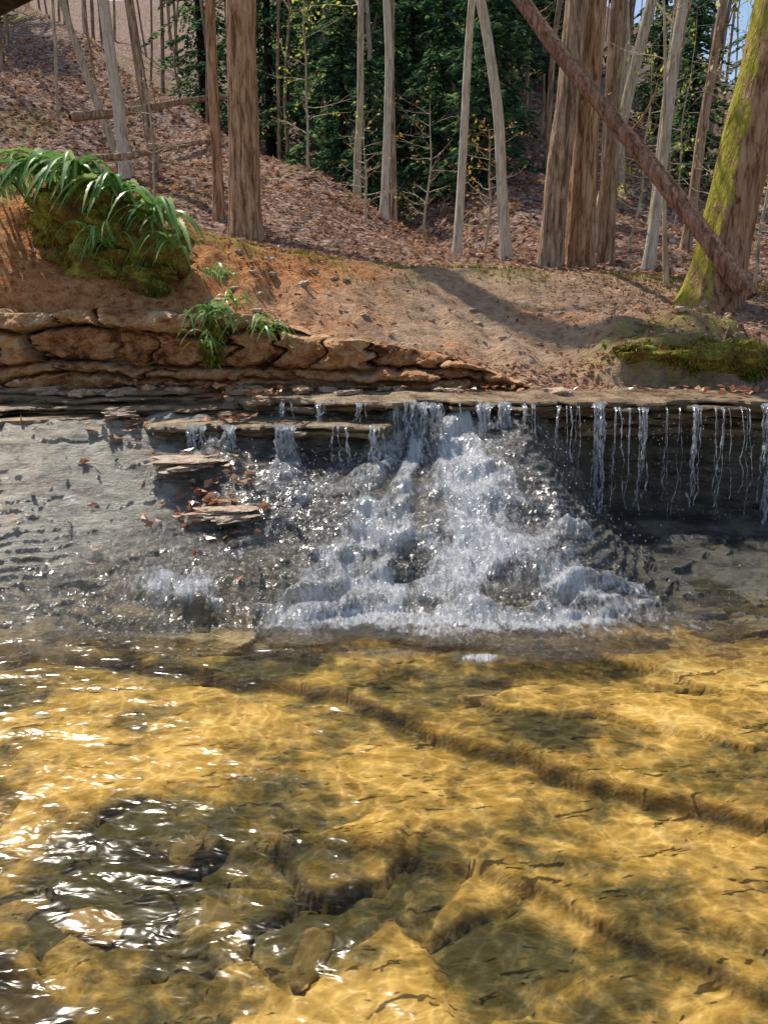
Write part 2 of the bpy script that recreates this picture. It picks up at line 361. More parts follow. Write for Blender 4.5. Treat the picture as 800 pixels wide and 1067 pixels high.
# ------------------------------------------------------------------ setting
def spaced(d0,d1,step,lo,hi,g=1.09):
    a=list(np.arange(d0,d1,step)); s=step; x=a[-1]
    while x<hi: s*=g; x+=s; a.append(x)
    s=step; x=a[0]; l=[]
    while x>lo: s*=g; x-=s; l.append(x)
    return np.array(l[::-1]+a)
def zone(x,y,z):
    n=fbm(x*1.5,y*1.5,90,4)
    r=ss(.1,-.9,x+n*.9-.25*(y-6))*(1-ss(7,8.5,y))
    r=np.maximum(r,.5*ss(2.6,3.2,x+n*.4)*(1-ss(6,7,y)))
    r=np.maximum(r,.5*ss(.1,.5,n))
    cy=np.interp(x,[-6,-3,-1.5,-.9,.3,1.5,4],[6.4,6.4,6.6,7,7.5,8,8])
    g=np.exp(-((y-cy-.3)/.5)**2)*ss(-.2,.3,n+.15)
    g=np.maximum(g,ss(.4,1,np.exp(-(((x-2.1)/.8)**2+((y-5.7)/.45)**2))*1.3)*.75)
    g=np.maximum(g,.6*ss(.1,.6,fbm(x*.4,y*.4,93,3))*ss(9,13,y)*ss(3,-1,x))
    b=ss(-.2,.7,y-cy-.6+n*.8)
    b=np.maximum(b,.5*ss(1.2,2,x+n*.6))
    pathm=np.exp(-((x-.9)/.7)**2)*(1-ss(8.5,10,y)); b=b*(1-.8*pathm)
    return {'zone':np.stack([r,g,b],1)}
ys=spaced(5.02,8.4,.03,5.0,80,1.05)
grid('ground',spaced(-4.0,4.4,.035,-60,60,1.1),ys,hground,[M['ground']],zone)
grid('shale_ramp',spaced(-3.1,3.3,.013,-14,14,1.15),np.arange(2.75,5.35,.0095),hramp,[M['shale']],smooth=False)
def plat(x,y,z):
    wx,wy,e1,i1,e2,i2,d,side,d2,side2=bedparts(x,y); brk=darkpatch(x,y)
    gap=np.maximum.reduce([.5*(1-ss(0,.03,e1))*vn(x*2,y*2,7),.8*(1-ss(0,.10,e2))*brk,(1-ss(.0,.034,d))*(.6+.4*vn(x*2.5,y,4)),.9*(1-ss(.0,.022,d2))*vn(x*1.6,y,2)])
    return {'plate':np.stack([.6*i1+.4*i2,gap,brk],1)}
grid('creek_bed',spaced(-2.5,2.5,.016,-14,14,1.15),spaced(.7,3.5,.012,-7,3.6,1.12),hbed,[M['bed']],plat)
def hwat(x,y): return .0+fbm(x*3,y*5,101,3)*.010+fbm(x*9,y*15,105,2)*.003
grid('creek_water',spaced(-2.5,2.5,.022,-14,14,1.2),spaced(.7,4.2,.02,-6.5,4.21,1.12),hwat,[M['water']])
def foamf(x,y,z=None):
    t=(4.75-y)/1.45; tc=np.clip(t,0,1.3)
    c=.34-.22*tc; w=.40+.98*tc
    xs_=(x-c)/w
    streams=ss(-.35,.30,fbm(xs_*3.4+7,y*.9+fbm(x*3,y*3,145,2)*.4,111,4))
    f=np.exp(-np.abs(xs_)**2.4)*(1.10-.34*tc)*(1-ss(1.02,1.2,t+fbm(x*2,y*2,9,3)*.2))
    f=f*(.32+.92*streams)
    f=f+.40*np.exp(-((x-.33-.1*t)/.20)**2)*ss(-.1,.1,t)*(1-ss(.9,1.2,t))
    f=f+.9*np.exp(-((x+1.0)/.13)**2)*(1-ss(.15,.6,t))*ss(.05,.15,t)+1.0*np.exp(-((x+.57)/.12)**2)*(1-ss(.15,.6,t))*ss(.05,.15,t)
    f=f+.45*np.exp(-((y-3.27-fbm(x*2,y*0,7,3)*.2)/.07)**2)*ss(1.6,.7,np.abs(x-.2))*ss(-.4,.3,fbm(x*5,y*8,118,3))
    f=f+.65*np.exp(-((x-1.6)/.9)**2)*np.exp(-((y-4.45)/.24)**2)*ss(-.3,.3,fbm(x*6,y*6,115,3))
    f=f+1.1*np.exp(-(((x-.40)/.10)**2+((y-2.95)/.045)**2)**2)
    f=f+.42*ss(-.1,.5,fbm(x*3,y*7,117,4))*ss(2.85,3.1,y)*ss(-2.4,-1.0,x)*(1-ss(1.3,2.0,x))*(1-ss(3.9,4.4,y))
    return f
def hfilm(x,y):
    base=hramp(x,np.maximum(y,2.8))
    s0=ramp0(x,y)+fbm(x*2.3,y*2.3,41,4)*.04
    st=.12; q=s0/st+fbm(x*3.0,y*2,143,4)*1.4; fr=q-np.floor(q)
    s1=s0+st*(ss(.35,.95,fr)-fr)*.8+.03
    f=np.clip(foamf(x,y),0,1.2)
    k=ss(.5,1.0,f)*ss(3.2,3.45,y)
    base=base*(1-k)+np.maximum(base,s1)*k
    z=np.maximum(base,hwat(x,y)+.002)
    return z+.006+f*(.003+.020*np.abs(fbm(x*16,y*6,121,4))+.014*np.abs(fbm(x*45,y*30,127,2)))
grid('cascade_water',np.arange(-1.9,2.7,.012),np.arange(2.8,4.80,.011),hfilm,[M['film']],lambda x,y,z:{'foam':np.stack([foamf(x,y)]*3,1)})
# ------------------------------------------------------------------ slabs
def slab(mb,x0,x1,yf,yb,zt,th,seed,tilt=0,step=.12,layers=2):
    for l in range(layers):
        xs=np.arange(x0,x1,.02); n=len(xs)
        t0=zt-l*th/layers; b0=t0-th/layers+.002
        cell=vn(np.floor(xs/step+vn(xs*2,xs*0,seed)*1.2)*7.3,xs*0+seed+l,seed)
        f=yf+(cell-.5)*.12+fbm(xs*6,xs*0,seed+l+3,3)*.05+l*.03*(1 if seed%2 else -1)
        taper=np.minimum(ss(x0,x0+.12,xs),ss(x1,x1-.15,xs))
        zt_=t0+fbm(xs*2,xs*0,seed+7,3)*.022+tilt*(xs-x0); zb=b0+fbm(xs*2,xs*0,seed+7,3)*.022+tilt*(xs-x0)+fbm(xs*11,xs*0,seed+l,2)*.012
        f=f+(1-taper)*.25
        prof=[(yb,zt_+.005),(f+.25,zt_+.004+fbm(xs*5,xs*0+3,seed,2)*.01),(f+.05,zt_),(f+.008,zt_-.006),(f,zt_*.5+zb*.5),(f+.012,zb+.004),(f+.05,zb),(yb,zb-.002)]
        P=[]
        for (yy,zz) in prof: P.append(np.stack([xs,np.broadcast_to(yy,(n,)),zz],1))
        P=np.stack(P,1); k=P.shape[1]; I=np.arange(n*k).reshape(n,k); J=np.roll(I,-1,1)
        F=np.stack([I[:-1],I[1:],J[1:],J[:-1]],-1).reshape(-1,4)
        mb.add(P.reshape(-1,3),F)
mb=MB(); slab(mb,-.95,6.5,4.72,5.4,.850,.075,3,0,.2); slab(mb,-.3,7,4.86,5.35,.765,.05,8,0,.2,1)
slab(mb,1.0,7,4.95,5.35,.70,.10,12,0,.2,2)
mb.obj('ledge_slab',[M['slate']],False)
mb=MB(); slab(mb,-1.5,.12,4.48,5.3,.735,.075,5,0,.15); slab(mb,-7,-.8,4.78,5.45,.80,.05,7,0,.2); slab(mb,-7,-1.1,4.98,5.45,.87,.06,10,0,.2,2)
slab(mb,-7,-1.7,4.66,5.3,.74,.045,14,0,.2,1)
mb.obj('ledge_slab',[M['slate']],False)
# rocks
def rock(mb,c,s,seed,boxy=.6,rot=0,m=0,nu=12,nv=8,amp=.22):
    u=np.linspace(0,2*math.pi,nu*2,endpoint=False); v=np.linspace(-math.pi/2,math.pi/2,nv*2)
    U,Vv=np.meshgrid(u,v); e=1-boxy*.75
    sg=lambda a,p:np.sign(a)*np.abs(a)**p
    x=sg(np.cos(Vv),e)*sg(np.cos(U),e); y=sg(np.cos(Vv),e)*sg(np.sin(U),e); z=sg(np.sin(Vv),e)
    d=1+amp*fbm(x*1.3+seed*3.1+z,y*1.3+z*1.7,seed%50,3)
    x,y,z=x*d*s[0],y*d*s[1],z*d*s[2]
    ca,sa=math.cos(rot),math.sin(rot); X=x*ca-y*sa; Y=x*sa+y*ca
    P=np.stack([X+c[0],Y+c[1],z+c[2]],-1); k,n=P.shape[:2]
    I=np.arange(k*n).reshape(k,n); J=np.roll(I,-1,1)
    mb.add(P.reshape(-1,3),np.stack([I[:-1],J[:-1],J[1:],I[1:]],-1).reshape(-1,4),m)
# layered sandstone face
xs=np.concatenate([np.arange(-8,-3.4,.04),np.arange(-3.4,1.0,.010)]); ns=84; sv_=np.linspace(0,1,ns)
Xg,Sg=np.meshgrid(xs,sv_)
top=np.interp(Xg,[-3,-1.2,-.6,0,.5,1.0],[.54,.54,.48,.33,.15,.03])+.11*fbm(Xg*2.2,Xg*0,14,4)
top=np.maximum(top,.02)
Zl=Sg*.70
wz=Zl+fbm(Xg*.9,Zl*1.8,130,4)*.11+.04*np.sin(Xg*1.4+.5)
bounds=[-1,.07,.15,.37,.52,9]
lay=np.digitize(wz,bounds)
bw=np.choose(np.clip(lay-1,0,4),[.72,.58,.36,.50,.36])
bx=Xg/bw+lay*3.37+fbm(Xg*2.2,Zl*7+lay,131,4)*.8
cell=np.floor(bx); fr=bx-cell
bid=_h(cell,lay*1.,8)
edx=np.minimum(fr,1-fr)*bw
bz=np.array([-.4,.07,.15,.37,.52,.9])
edz=np.minimum(np.abs(wz-np.take(bz,np.clip(lay-1,0,5))),np.abs(wz-np.take(bz,np.clip(lay,0,5))))
ed=np.minimum(edx,edz)
gapw=.006+.035*vn(Xg*5,Zl*7,132)**2
gap=1-ss(0,gapw,ed)
rough=fbm(Xg*3,Zl*4,133,4)*.11+fbm(Xg*9,Zl*14,134,4)*.06+.03*fbm(Xg*26,Zl*40,135,3)
prot=.09+.15*bid+rough-.16*ss(.09,0,Zl)*ss(.2,.6,vn(Xg*1.5,Zl*0,140))+.02*ss(.05,.35,Zl)
prot=prot-.07*gap-.05*ss(.03,0,ed)-.06*np.clip((Zl-top*.85)/.12,0,1)
Yg=5.36-prot+.10*Zl
Zg=.845+np.minimum(Zl,top)+fbm(Xg*9,Zl*9,136,3)*.025
over=np.maximum(Zl-top,0); Yg=Yg+over*2.2; Zg=Zg-over*.12
V=np.stack([Xg,Yg,Zg],-1).reshape(-1,3); nx=len(xs); I=np.arange(nx*ns).reshape(ns,nx)
F=np.stack([I[:-1,:-1],I[:-1,1:],I[1:,1:],I[1:,:-1]],-1).reshape(-1,4)
mesh_np('sandstone_ledge',V,F,[M['sand']],False,{'block':np.stack([bid.ravel(),(gap*.6).ravel(),bid.ravel()*0],1)})
mb=MB()
for i in range(90):
    xx=random.uniform(-4,4.5); yy=random.uniform(5.5,6.9); s=random.uniform(.008,.032)
    rock(mb,(xx,yy,float(hground(xx,yy))+s*.2),(s*1.4,s,s*.6),i+5,.5,random.random()*3,0,5,4,.6)
for i in range(34):
    xx=random.uniform(-3,1.2); yy=random.uniform(4.95,5.2); s=random.uniform(.015,.06)
    rock(mb,(xx,yy,.87),(s*1.8,s,s*.45),i+5,.6,random.random()*3,0,7,5,.6)
mb.obj('bank_stones',[M['tstone']],False)
for (xx,yy,s,r,sd) in [(-1.12,4.22,(.19,.10,.018),.35,3),(-.85,3.86,(.14,.07,.018),.1,8),(-1.6,4.68,(.09,.06,.02),.3,9)]:
    mb=MB(); z=float(hramp(xx,yy)); rock(mb,(xx,yy,z+.030),s,sd,.35,r,0,20,8,.9)
    if s[0]>.1: rock(mb,(xx+.07,yy-.04,z+.012),(s[0]*.7,s[1]*.8,.014),sd+4,.35,r+.4,0,16,6,.9)
    mb.obj('flat_stone',[M['tstone']],False)
mb=MB()
for (xx,yy,s,sd) in [(-1.06,1.78,.10,7),(-.78,1.70,.075,9),(-.45,1.75,.08,12),(-.6,1.98,.07,14),(-.2,1.62,.07,17),(-.95,2.0,.06,19)]:
    rock(mb,(xx,yy,float(hbed(xx,yy))-.004),(s*1.2,s*.6,s*.16),sd,.4,sd,0,14,6,.6)
mb.obj('submerged_stones',[M['stone']],True)
# ------------------------------------------------------------------ waterfalls
def strand(mb,x,y0,z0,z1,r,seed,brk=False):
    n=max(10,int((z0-z1)/.008)); t=np.linspace(0,1,n); drop=(z0-z1)*t
    v0=random.uniform(.22,.40); tt=np.sqrt(2*drop/9.8); y=y0-v0*tt*.9
    P=np.stack([x+fbm(t*5+seed,t*0,seed,3)*.02*(.4+1.6*t)+random.uniform(-.02,.02)*t,y,z0-drop],1)
    R=r*(1.0-.4*t)*(1+1.1*fbm(t*(z0-z1)*38+seed*3,t*0+seed,seed,3))
    if brk: R=R*ss(-.25-.0*t,.15,fbm(t*(z0-z1)*24+seed,t*0+seed,seed+3,2)+.6*(1-t)+.1)
    R=np.maximum(R,.0004); R[0]*=2.0; R[1]*=1.5
    def dp(rr,a,PP): return rr*(1+.45*np.sin(a*2+seed)[None,:]*np.ones(len(PP))[:,None])
    mb.tube(P,R,6,0,dp)
mb=MB()
def fall(px,z0,z1,r,k,y=4.67,sp=.03):
    for j in range(k):
        strand(mb,px+random.uniform(-sp,sp),y+random.uniform(-.03,.02),z0,z1+random.uniform(0,(z0-z1)*.3),r*random.uniform(.3,.8),random.randint(1,900),(z0-z1)>.35)
for (x,z0,z1,r,k,y,sp) in [(-1.08,.74,.50,.011,14,4.46,.06),(-.9,.74,.52,.011,9,4.46,.03),(-.57,.74,.46,.012,16,4.46,.05),(-.38,.84,.72,.01,4,4.68,.03),(-.25,.74,.52,.008,4,4.46,.04),(-.05,.74,.5,.010,8,4.46,.05),
    (-.12,.84,.72,.009,6,4.68,.05),(-.6,.84,.74,.009,5,4.68,.05),(.08,.84,.6,.012,12,4.68,.06),(.2,.84,.6,.014,14,4.66,.05),(.32,.84,.58,.012,8,4.66,.04),
    (.48,.84,.55,.005,2,4.66,.03),(.60,.84,.42,.013,10,4.65,.035),(.71,.84,.40,.015,14,4.65,.035),(.87,.84,.30,.008,5,4.65,.04),(1.02,.83,.30,.006,3,4.65,.04),(1.14,.83,.25,.006,4,4.65,.04),
    (1.28,.84,.10,.013,10,4.64,.035),(1.40,.82,.12,.006,3,4.64,.02),(1.48,.82,.12,.005,2,4.64,.02),(1.55,.82,.10,.010,6,4.64,.018),(1.69,.82,.10,.005,3,4.65,.03),(1.78,.82,.10,.004,2,4.65,.02),
    (1.87,.83,.08,.011,7,4.64,.022),(1.97,.82,.1,.005,2,4.65,.02),(2.04,.82,.1,.005,3,4.65,.03),(2.16,.82,.1,.005,3,4.65,.03),(2.30,.84,.08,.014,12,4.63,.035),(2.8,.83,.06,.01,4,4.64,.03),(3.3,.83,.06,.012,5,4.64,.05)]:
    fall(x,z0,z1,r,k,y,sp)
def drops(n,fx,fy,fz,smin,smax):
    for i in range(n):
        c=np.array([fx(),fy(),0.]); c[2]=fz(c[0],c[1]); r=random.uniform(smin,smax)
        o=np.array([[1,0,0],[0,1,0],[-1,0,0],[0,-1,0],[0,0,1.7],[0,0,-1.7]])*r+c
        mb.add(o,[[4,0,1,4],[4,1,2,4],[4,2,3,4],[4,3,0,4],[5,1,0,5],[5,2,1,5],[5,3,2,5],[5,0,3,5]])
drops(2600,lambda:random.gauss(.28,.62),lambda:random.uniform(3.2,4.7),lambda x,y:float(ramp0(np.array(x),np.array(y)))+.05+abs(random.gauss(0,.05)),.001,.004)
drops(700,lambda:random.choice([1.1,1.28,1.4,1.55,1.69,1.87,2.04,2.16,2.3,2.3,1.28])+random.gauss(0,.06),lambda:random.uniform(4.5,4.66),lambda x,y:random.uniform(.05,.8),.001,.0038)
def build_mixed(mb,name,mats):
    me=bpy.data.meshes.new(name); fs=[]
    for F in mb.f:
        for f in F.tolist():
            fs.append(f[:3] if f[0]==f[-1] else f)
    me.from_pydata(np.concatenate(mb.v).tolist(),[],fs)
    for q in mats: me.materials.append(q)
    me.polygons.foreach_set('use_smooth',[True]*len(fs)); me.update()
    return link(bpy.data.objects.new(name,me))
build_mixed(mb,'waterfall',[M['strand']])
# ------------------------------------------------------------------ trees
def barkdisp(seed,amp):
    def f(rr,a,P):
        c=np.cos(a)[None,:]; s_=np.sin(a)[None,:]; z=P[:,2:3]
        nz=fbm(c*3+seed+z*.25,s_*3+z*.6,seed%40,4)
        ridge=np.abs(fbm(c*5+seed,s_*5+z*.9,seed%37,3))
        return rr*(1+amp*nz+amp*1.2*(ridge-.3))
    return f
def branch(mb,p,d,L,r,depth,tips,m=0):
    n=6; P=[np.array(p)]; d=np.array(d,float); d/=np.linalg.norm(d)
    for i in range(n):
        d=d+rng.normal(size=3)*.13+np.array([0,0,.04]); d/=np.linalg.norm(d); P.append(P[-1]+d*L/n)
    R=np.linspace(r,r*.3,n+1); mb.tube(P,R,5 if r>.015 else 3,m)
    if depth>0:
        for i in range(2,n+1):
            nd=d+rng.normal(size=3)*.75; branch(mb,P[i],nd,L*random.uniform(.3,.55),R[i]*.6,depth-1,tips,m)
    else:
        tips.extend(P[3:])
def tree(name,x,y,r,mat,H=13,xtop=None,ztop=None,ytop=None,nb=10,leaf=None,lf=0,amp=.10,curve=.05,low=.45,flare=.55,zb=None,sides=None,ls=.09):
    mb=MB(); zb=float(hground(x,y)) if zb is None else zb
    zb-=.12
    if ztop is None: ztop=1.5+.314*y
    if xtop is None: xtop=x
    if ytop is None: ytop=y
    sl=(xtop-x)/(ztop-zb); sly=(ytop-y)/(ztop-zb)
    n=int(H/.09) if r>.1 else int(H/.16); h=np.linspace(0,H,n); sd=random.randint(1,999)
    X=x+sl*h+fbm(h*.45+sd,h*0,sd,2)*curve*ss(0,2,h); Y=y+sly*h+fbm(h*.4,h*0+3,sd+1,2)*curve*ss(0,2,h)
    P=np.stack([X,Y,zb+h],1)
    R=r*(1-.8*(h/H)**1.1)*(1+flare*np.exp(-h/.22))
    mb.tube(P,R,sides or (36 if r>.15 else 14),0,barkdisp(sd,amp))
    tips=[]
    for i in range(nb):
        t=random.uniform(low,.97); k=int(t*(n-1)); a=random.uniform(0,6.28)
        branch(mb,P[k],(math.cos(a),math.sin(a),random.uniform(.3,1.0)),H*random.uniform(.12,.24)*(1.2-t*.6),R[k]*.5,1,tips)
    tips=np.array(tips) if tips else np.zeros((0,3))
    if leaf and len(tips):
        k=rng.choice(len(tips),min(lf,len(tips)*6)); mb.cards(tips[k]+rng.normal(size=(len(k),3))*.16,rng.uniform(.4,1,len(k))*ls,1,.55)
    return mb.obj(name,[mat]+([leaf] if leaf else []),True)
tree('grey_tree',-4.3,14,.10,M['bark_pale'],12,-4.40,leaf=M['spring'],lf=500)
tree('grey_tree',-5.0,16,.075,M['bark_grey'],11,-5.75,leaf=M['spring'],lf=400,curve=.2)
tree('brown_tree',-3.8,14,.085,M['bark_brown'],12,-4.05)
tree('brown_tree',-2.2,11,.075,M['bark_orange'],12,-2.15)
tree('oak_tree',-1.69,10,.185,M['bark_orange'],15,-1.62,amp=.16,leaf=M['spring'],lf=700)
tree('grey_tree',-.5,15,.07,M['bark_grey'],10,-.42,curve=.15,leaf=M['spring'],lf=1800,low=.3,nb=16,ls=.13)
tree('grey_tree',0.0,13,.065,M['bark_pale'],11,.05,curve=.12)
tree('brown_tree',.17,14.5,.06,M['bark_brown'],10,.13)
tree('grey_tree',.89,10,.052,M['bark_pale'],10,1.0,curve=.08)
tree('grey_tree',1.47,9.6,.066,M['bark_pale'],10,1.02,curve=.22)
tree('oak_tree',1.88,9.3,.14,M['bark_brown'],15,2.01,amp=.16,flare=.4)
tree('oak_tree',2.29,9.5,.155,M['bark_orange'],15,2.25,amp=.16,flare=.4)
tree('oak_tree',2.68,9.85,.105,M['bark_brown'],14,2.62,amp=.14,flare=.3)
tree('grey_tree',3.12,9.6,.065,M['bark_pale'],11,3.26,curve=.1)
tree('brown_tree',3.0,12,.09,M['bark_grey'],12,3.62,ztop=5.3)
tree('brown_tree',4.6,12.5,.08,M['bark_brown'],12,4.8); tree('grey_tree',5.4,13,.065,M['bark_pale'],11,6.0)
tree('grey_tree',5.2,16,.08,M['bark_grey'],12,5.3,leaf=M['spring'],lf=900,low=.3,ls=.12); tree('brown_tree',6.6,15,.11,M['bark_brown'],13,6.4)
tree('mossy_tree',2.86,7.05,.22,M['bark_moss'],13,3.22,3.43,7.3,amp=.14,flare=.6,low=.45)
tree('sapling',2.74,7.8,.025,M['bark_grey'],3.4,2.57,2.8,nb=10,leaf=M['beech'],lf=25,low=.35)
def log(name,a,b,r0,r1,mat,ext=0):
    a=np.array(a,float); b=np.array(b,float); n=60; t=np.linspace(0,1,n)
    P=a+(b-a)*t[:,None]; P[:,2]+=fbm(t*3,t*0,9,2)*.05*ss(1,.8,t); P[:,0]+=fbm(t*4,t*0,19,2)*.04*ss(1,.8,t); R=(r0+(r1-r0)*t)*(1+.12*fbm(t*14,t*0,4,3)); R[0]*=.6; R[-1]*=.4
    mb=MB(); mb.tube(P,R,18,0,barkdisp(5,.14))
    tips=[]
    for k in (18,30): branch(mb,P[k],rng.normal(size=3)*np.array([1,1,.2])+np.array([0,0,1]),.5,R[k]*.25,1,tips)
    return mb.obj(name,[mat])
log('leaning_log',(3.06,6.65,1.42),(.10,9.6,6.0),.078,.05,M['bark_log'])
log('overhanging_log',(-6.6,5.7,1.54),(-.48,1.93,2.275),.12,.042,M['bark_dark'])
log('fallen_log',(-4.6,13.2,3.45),(-2.6,13.8,3.85),.06,.03,M['bark_brown'])
log('fallen_log',(-5.5,15,4.4),(-3.2,17.5,5.3),.08,.04,M['bark_brown'])
def sapling(name,x,y,H,leafm,nl,spread=.5,zb=None,ls=.07):
    mb=MB(); zb=float(hground(x,y)); tips=[]
    n=14; h=np.linspace(0,H,n); P=np.stack([x+fbm(h+x,h*0,3,2)*.1,y+h*0,zb-.05+h],1); R=np.linspace(.022,.005,n); mb.tube(P,R,6)
    for i in range(3,n):
        for q in range(2):
            a=random.uniform(0,6.28); branch(mb,P[i],(math.cos(a),math.sin(a),random.uniform(-.1,.45)),H*spread*random.uniform(.3,.7),R[i]*.6,1,tips)
    tips=np.array(tips); k=rng.choice(len(tips),min(nl,len(tips)*2)); mb.cards(tips[k]+rng.normal(size=(len(k),3))*.02-np.array([0,0,.02]),rng.uniform(.45,1,len(k))*ls,1,.5)
    return mb.obj(name,[M['bark_grey'],leafm])
for (x,y,H,l,nl,nm) in [(3.9,8.6,2.6,'beech',300,'beech_sapling'),(3.4,8.3,2.2,'beech',180,'beech_sapling'),(1.35,10.6,1.5,'orangeleaf',180,'beech_sapling'),(4.8,9.4,3,'beech',200,'beech_sapling'),(-.2,12,1.4,'beech',60,'beech_sapling'),(.7,12.6,2.0,'orangeleaf',80,'beech_sapling'),(-3.2,11.5,1.6,'beech',40,'beech_sapling'),(5.6,8.5,2.6,'beech',120,'beech_sapling'),(3.2,10.5,2.4,'spring',240,'maple_sapling'),(-1.2,14,2.6,'spring',240,'maple_sapling'),(6,17,4,'spring',300,'maple_sapling')]:
    sapling(nm,x,y,H,M[l],nl)
def hemmesh(H,seed):
    mb=MB(); r=np.random.default_rng(seed)
    h=np.linspace(0,H,20); mb.tube(np.stack([h*0,h*0,h],1),np.linspace(H*.016,.01,20),8,0)
    C=[];S=[];D=[]
    z=H*.08
    while z<H*.99:
        t=z/H; Lb=H*.27*(1-t)**.75*(.6+.7*r.random())+.12
        for k in range(5):
            a=r.random()*6.28; L=Lb*(.45+.7*r.random()); n=max(4,int(L/.12)); s=np.linspace(.08,1,n)
            dr=.12-.55*r.random()*.8
            P=np.stack([np.cos(a)*L*s,np.sin(a)*L*s,z+L*(dr*s-.22*s*s)],1)
            if n>5: mb.tube(P[::max(1,n//4)],np.linspace(.012,.004,len(P[::max(1,n//4)])),3,0)
            for side in(-1,1):
                for rep in range(2):
                    off=np.stack([-np.sin(a)*side*np.ones(n),np.cos(a)*side*np.ones(n),-.25*np.ones(n)],1)*(r.random(n)*L*.26*(1.1-s))[:,None]
                    C.append(P+off+r.normal(size=(n,3))*.03); S.append(np.full(n,.16)+r.random(n)*.12)
                    D.append(off+np.array([np.cos(a),np.sin(a),-.2])*.12)
        z+=H*.026+.03
    mb.cards(np.concatenate(C),np.concatenate(S),1,.36,0,np.concatenate(D)/.12)
    o=mb.obj('hemlock_tree',[M['bark_dark'],M['hem']],False); return o
prot_=[hemmesh(12,1),hemmesh(13,2),hemmesh(6,3)]
pos=[(-3.6,27,0,.9),(-.8,25,1,.95),(2.1,17.5,2,.9),(2.0,28,0,1),(5.2,27,1,.8),(-6.5,31,1,.9),(.3,33,1,1.1),(6,36,0,1.0),
(-14,30,0,1),(7.2,20,2,.8),(-1.0,20.5,2,1.1),(-2.3,30,1,1),(3.0,22,2,1.2),(.7,22,2,1.2),(-4.2,36,1,1.2),(1,44,0,1.4),(-.3,18,2,.6),(11,32,1,.7),(8.6,27,0,.7),(17,38,1,.9),(3.8,31,0,1),(1.3,19.5,2,.9),(.2,27,0,1)]
for i,(x,y,k,s) in enumerate(pos):
    o=prot_[k] if (i in(0,1,2)) else link(bpy.data.objects.new('hemlock_tree',prot_[k].data))
    o.location=(x,y,float(hground(x,y))-.2); o.scale=(s,s,s*random.uniform(.9,1.1)); o.rotation_euler=(0,0,random.random()*6.28)
mb=MB(); tips=[]
for i in range(210):
    y=random.uniform(18,55); x=random.uniform(-.9,.9)*y*.8
    if abs(x)<2 and y<20: continue
    z=float(hground(x,y))-.2; H=random.uniform(9,16); r=random.uniform(.03,.09); ln=random.uniform(-.06,.06)
    h=np.linspace(0,H,10); P=np.stack([x+ln*h+fbm(h*.4+i,h*0,i%30,2)*.25,y+h*0,z+h],1); mb.tube(P,np.linspace(r,r*.25,10),7,random.choice([0,0,1]))
    for q in range(5):
        k=random.randint(4,9); a=random.uniform(0,6.28); branch(mb,P[k],(math.cos(a),math.sin(a),random.uniform(.1,.9)),H*.17,r*.3,1,tips,0)
tips=np.array(tips); k=rng.choice(len(tips),12000); mb.cards(tips[k]+rng.normal(size=(12000,3))*.2,rng.uniform(.08,.18,12000),2,.6)
mb.obj('distant_trees',[M['bark_brown'],M['bark_grey'],M['spring']],True)
# ------------------------------------------------------------------ leaf litter
mb=MB()
def scatter(n,fx,fy,smin,smax,m=0,prob=None):
    x=fx(n); y=fy(n)
    if prob is not None:
        k=rng.random(n)<prob(x,y); x=x[k];y=y[k]
    z=hground(x,y)+.012; s=rng.uniform(smin,smax,len(x)); mb.cards(np.stack([x,y,z+s*.12],1),s,m,.6,.75)
U=lambda a,b:(lambda n:rng.uniform(a,b,n))
crest=lambda x:np.interp(x,[-6,-3,-1.5,-.9,.3,1.5,4],[6.4,6.4,6.6,7,7.5,8,8])
scatter(11000,U(-5,6),U(5.45,8.5),.025,.06,0,lambda x,y:np.clip(.20+.8*ss(1.2,2.0,x)+.6*ss(-.1,.4,y-crest(x))+.6*ss(.2,.5,fbm(x*2,y*2,5,3)),0,1)*(1-.75*np.exp(-((x-.8)/.5)**2)))
scatter(14000,U(-7,9),U(7.5,13),.05,.10,0,lambda x,y:.9*ss(0.2,.8,y-crest(x)))
scatter(20000,U(-13,13),U(12.5,26),.09,.17)
scatter(300,U(.4,1.6),U(5.3,5.75),.03,.06)
mb.obj('leaf_litter',[M['litter']],False)
mb=MB()
def rl(cx,cy,sx,sy,n,zf,s=.06):
    x=rng.normal(cx,sx,n); y=rng.normal(cy,sy,n); z=zf(x,y); mb.cards(np.stack([x,y,z+.015+rng.random(n)*.025],1),rng.uniform(s*.6,s*1.2,n),0,.65,.8)
rl(-.93,3.9,.13,.08,60,hramp,.07); rl(-.75,4.15,.05,.04,10,hramp); rl(-1.55,4.6,.10,.08,26,hramp,.075); rl(-1.9,4.1,.4,.3,24,hramp); rl(-1.15,4.25,.1,.05,8,hramp); rl(-.9,3.6,.2,.1,8,hramp)
fz=lambda x,y:x*0+.86
rl(-.75,4.9,.10,.08,26,fz,.08); rl(-1.3,5.05,.2,.08,30,lambda x,y:x*0+.88,.07); rl(1.6,5.1,.7,.08,70,fz,.05); rl(2.5,5.0,.3,.1,65,fz,.06); rl(.2,5.1,.5,.08,30,fz,.05); rl(-.9,4.58,.06,.03,12,lambda x,y:x*0+.75,.07); rl(-2.3,5.1,.4,.08,24,lambda x,y:x*0+.89,.06)
mb.obj('wet_leaves',[M['wetleaf']],False)
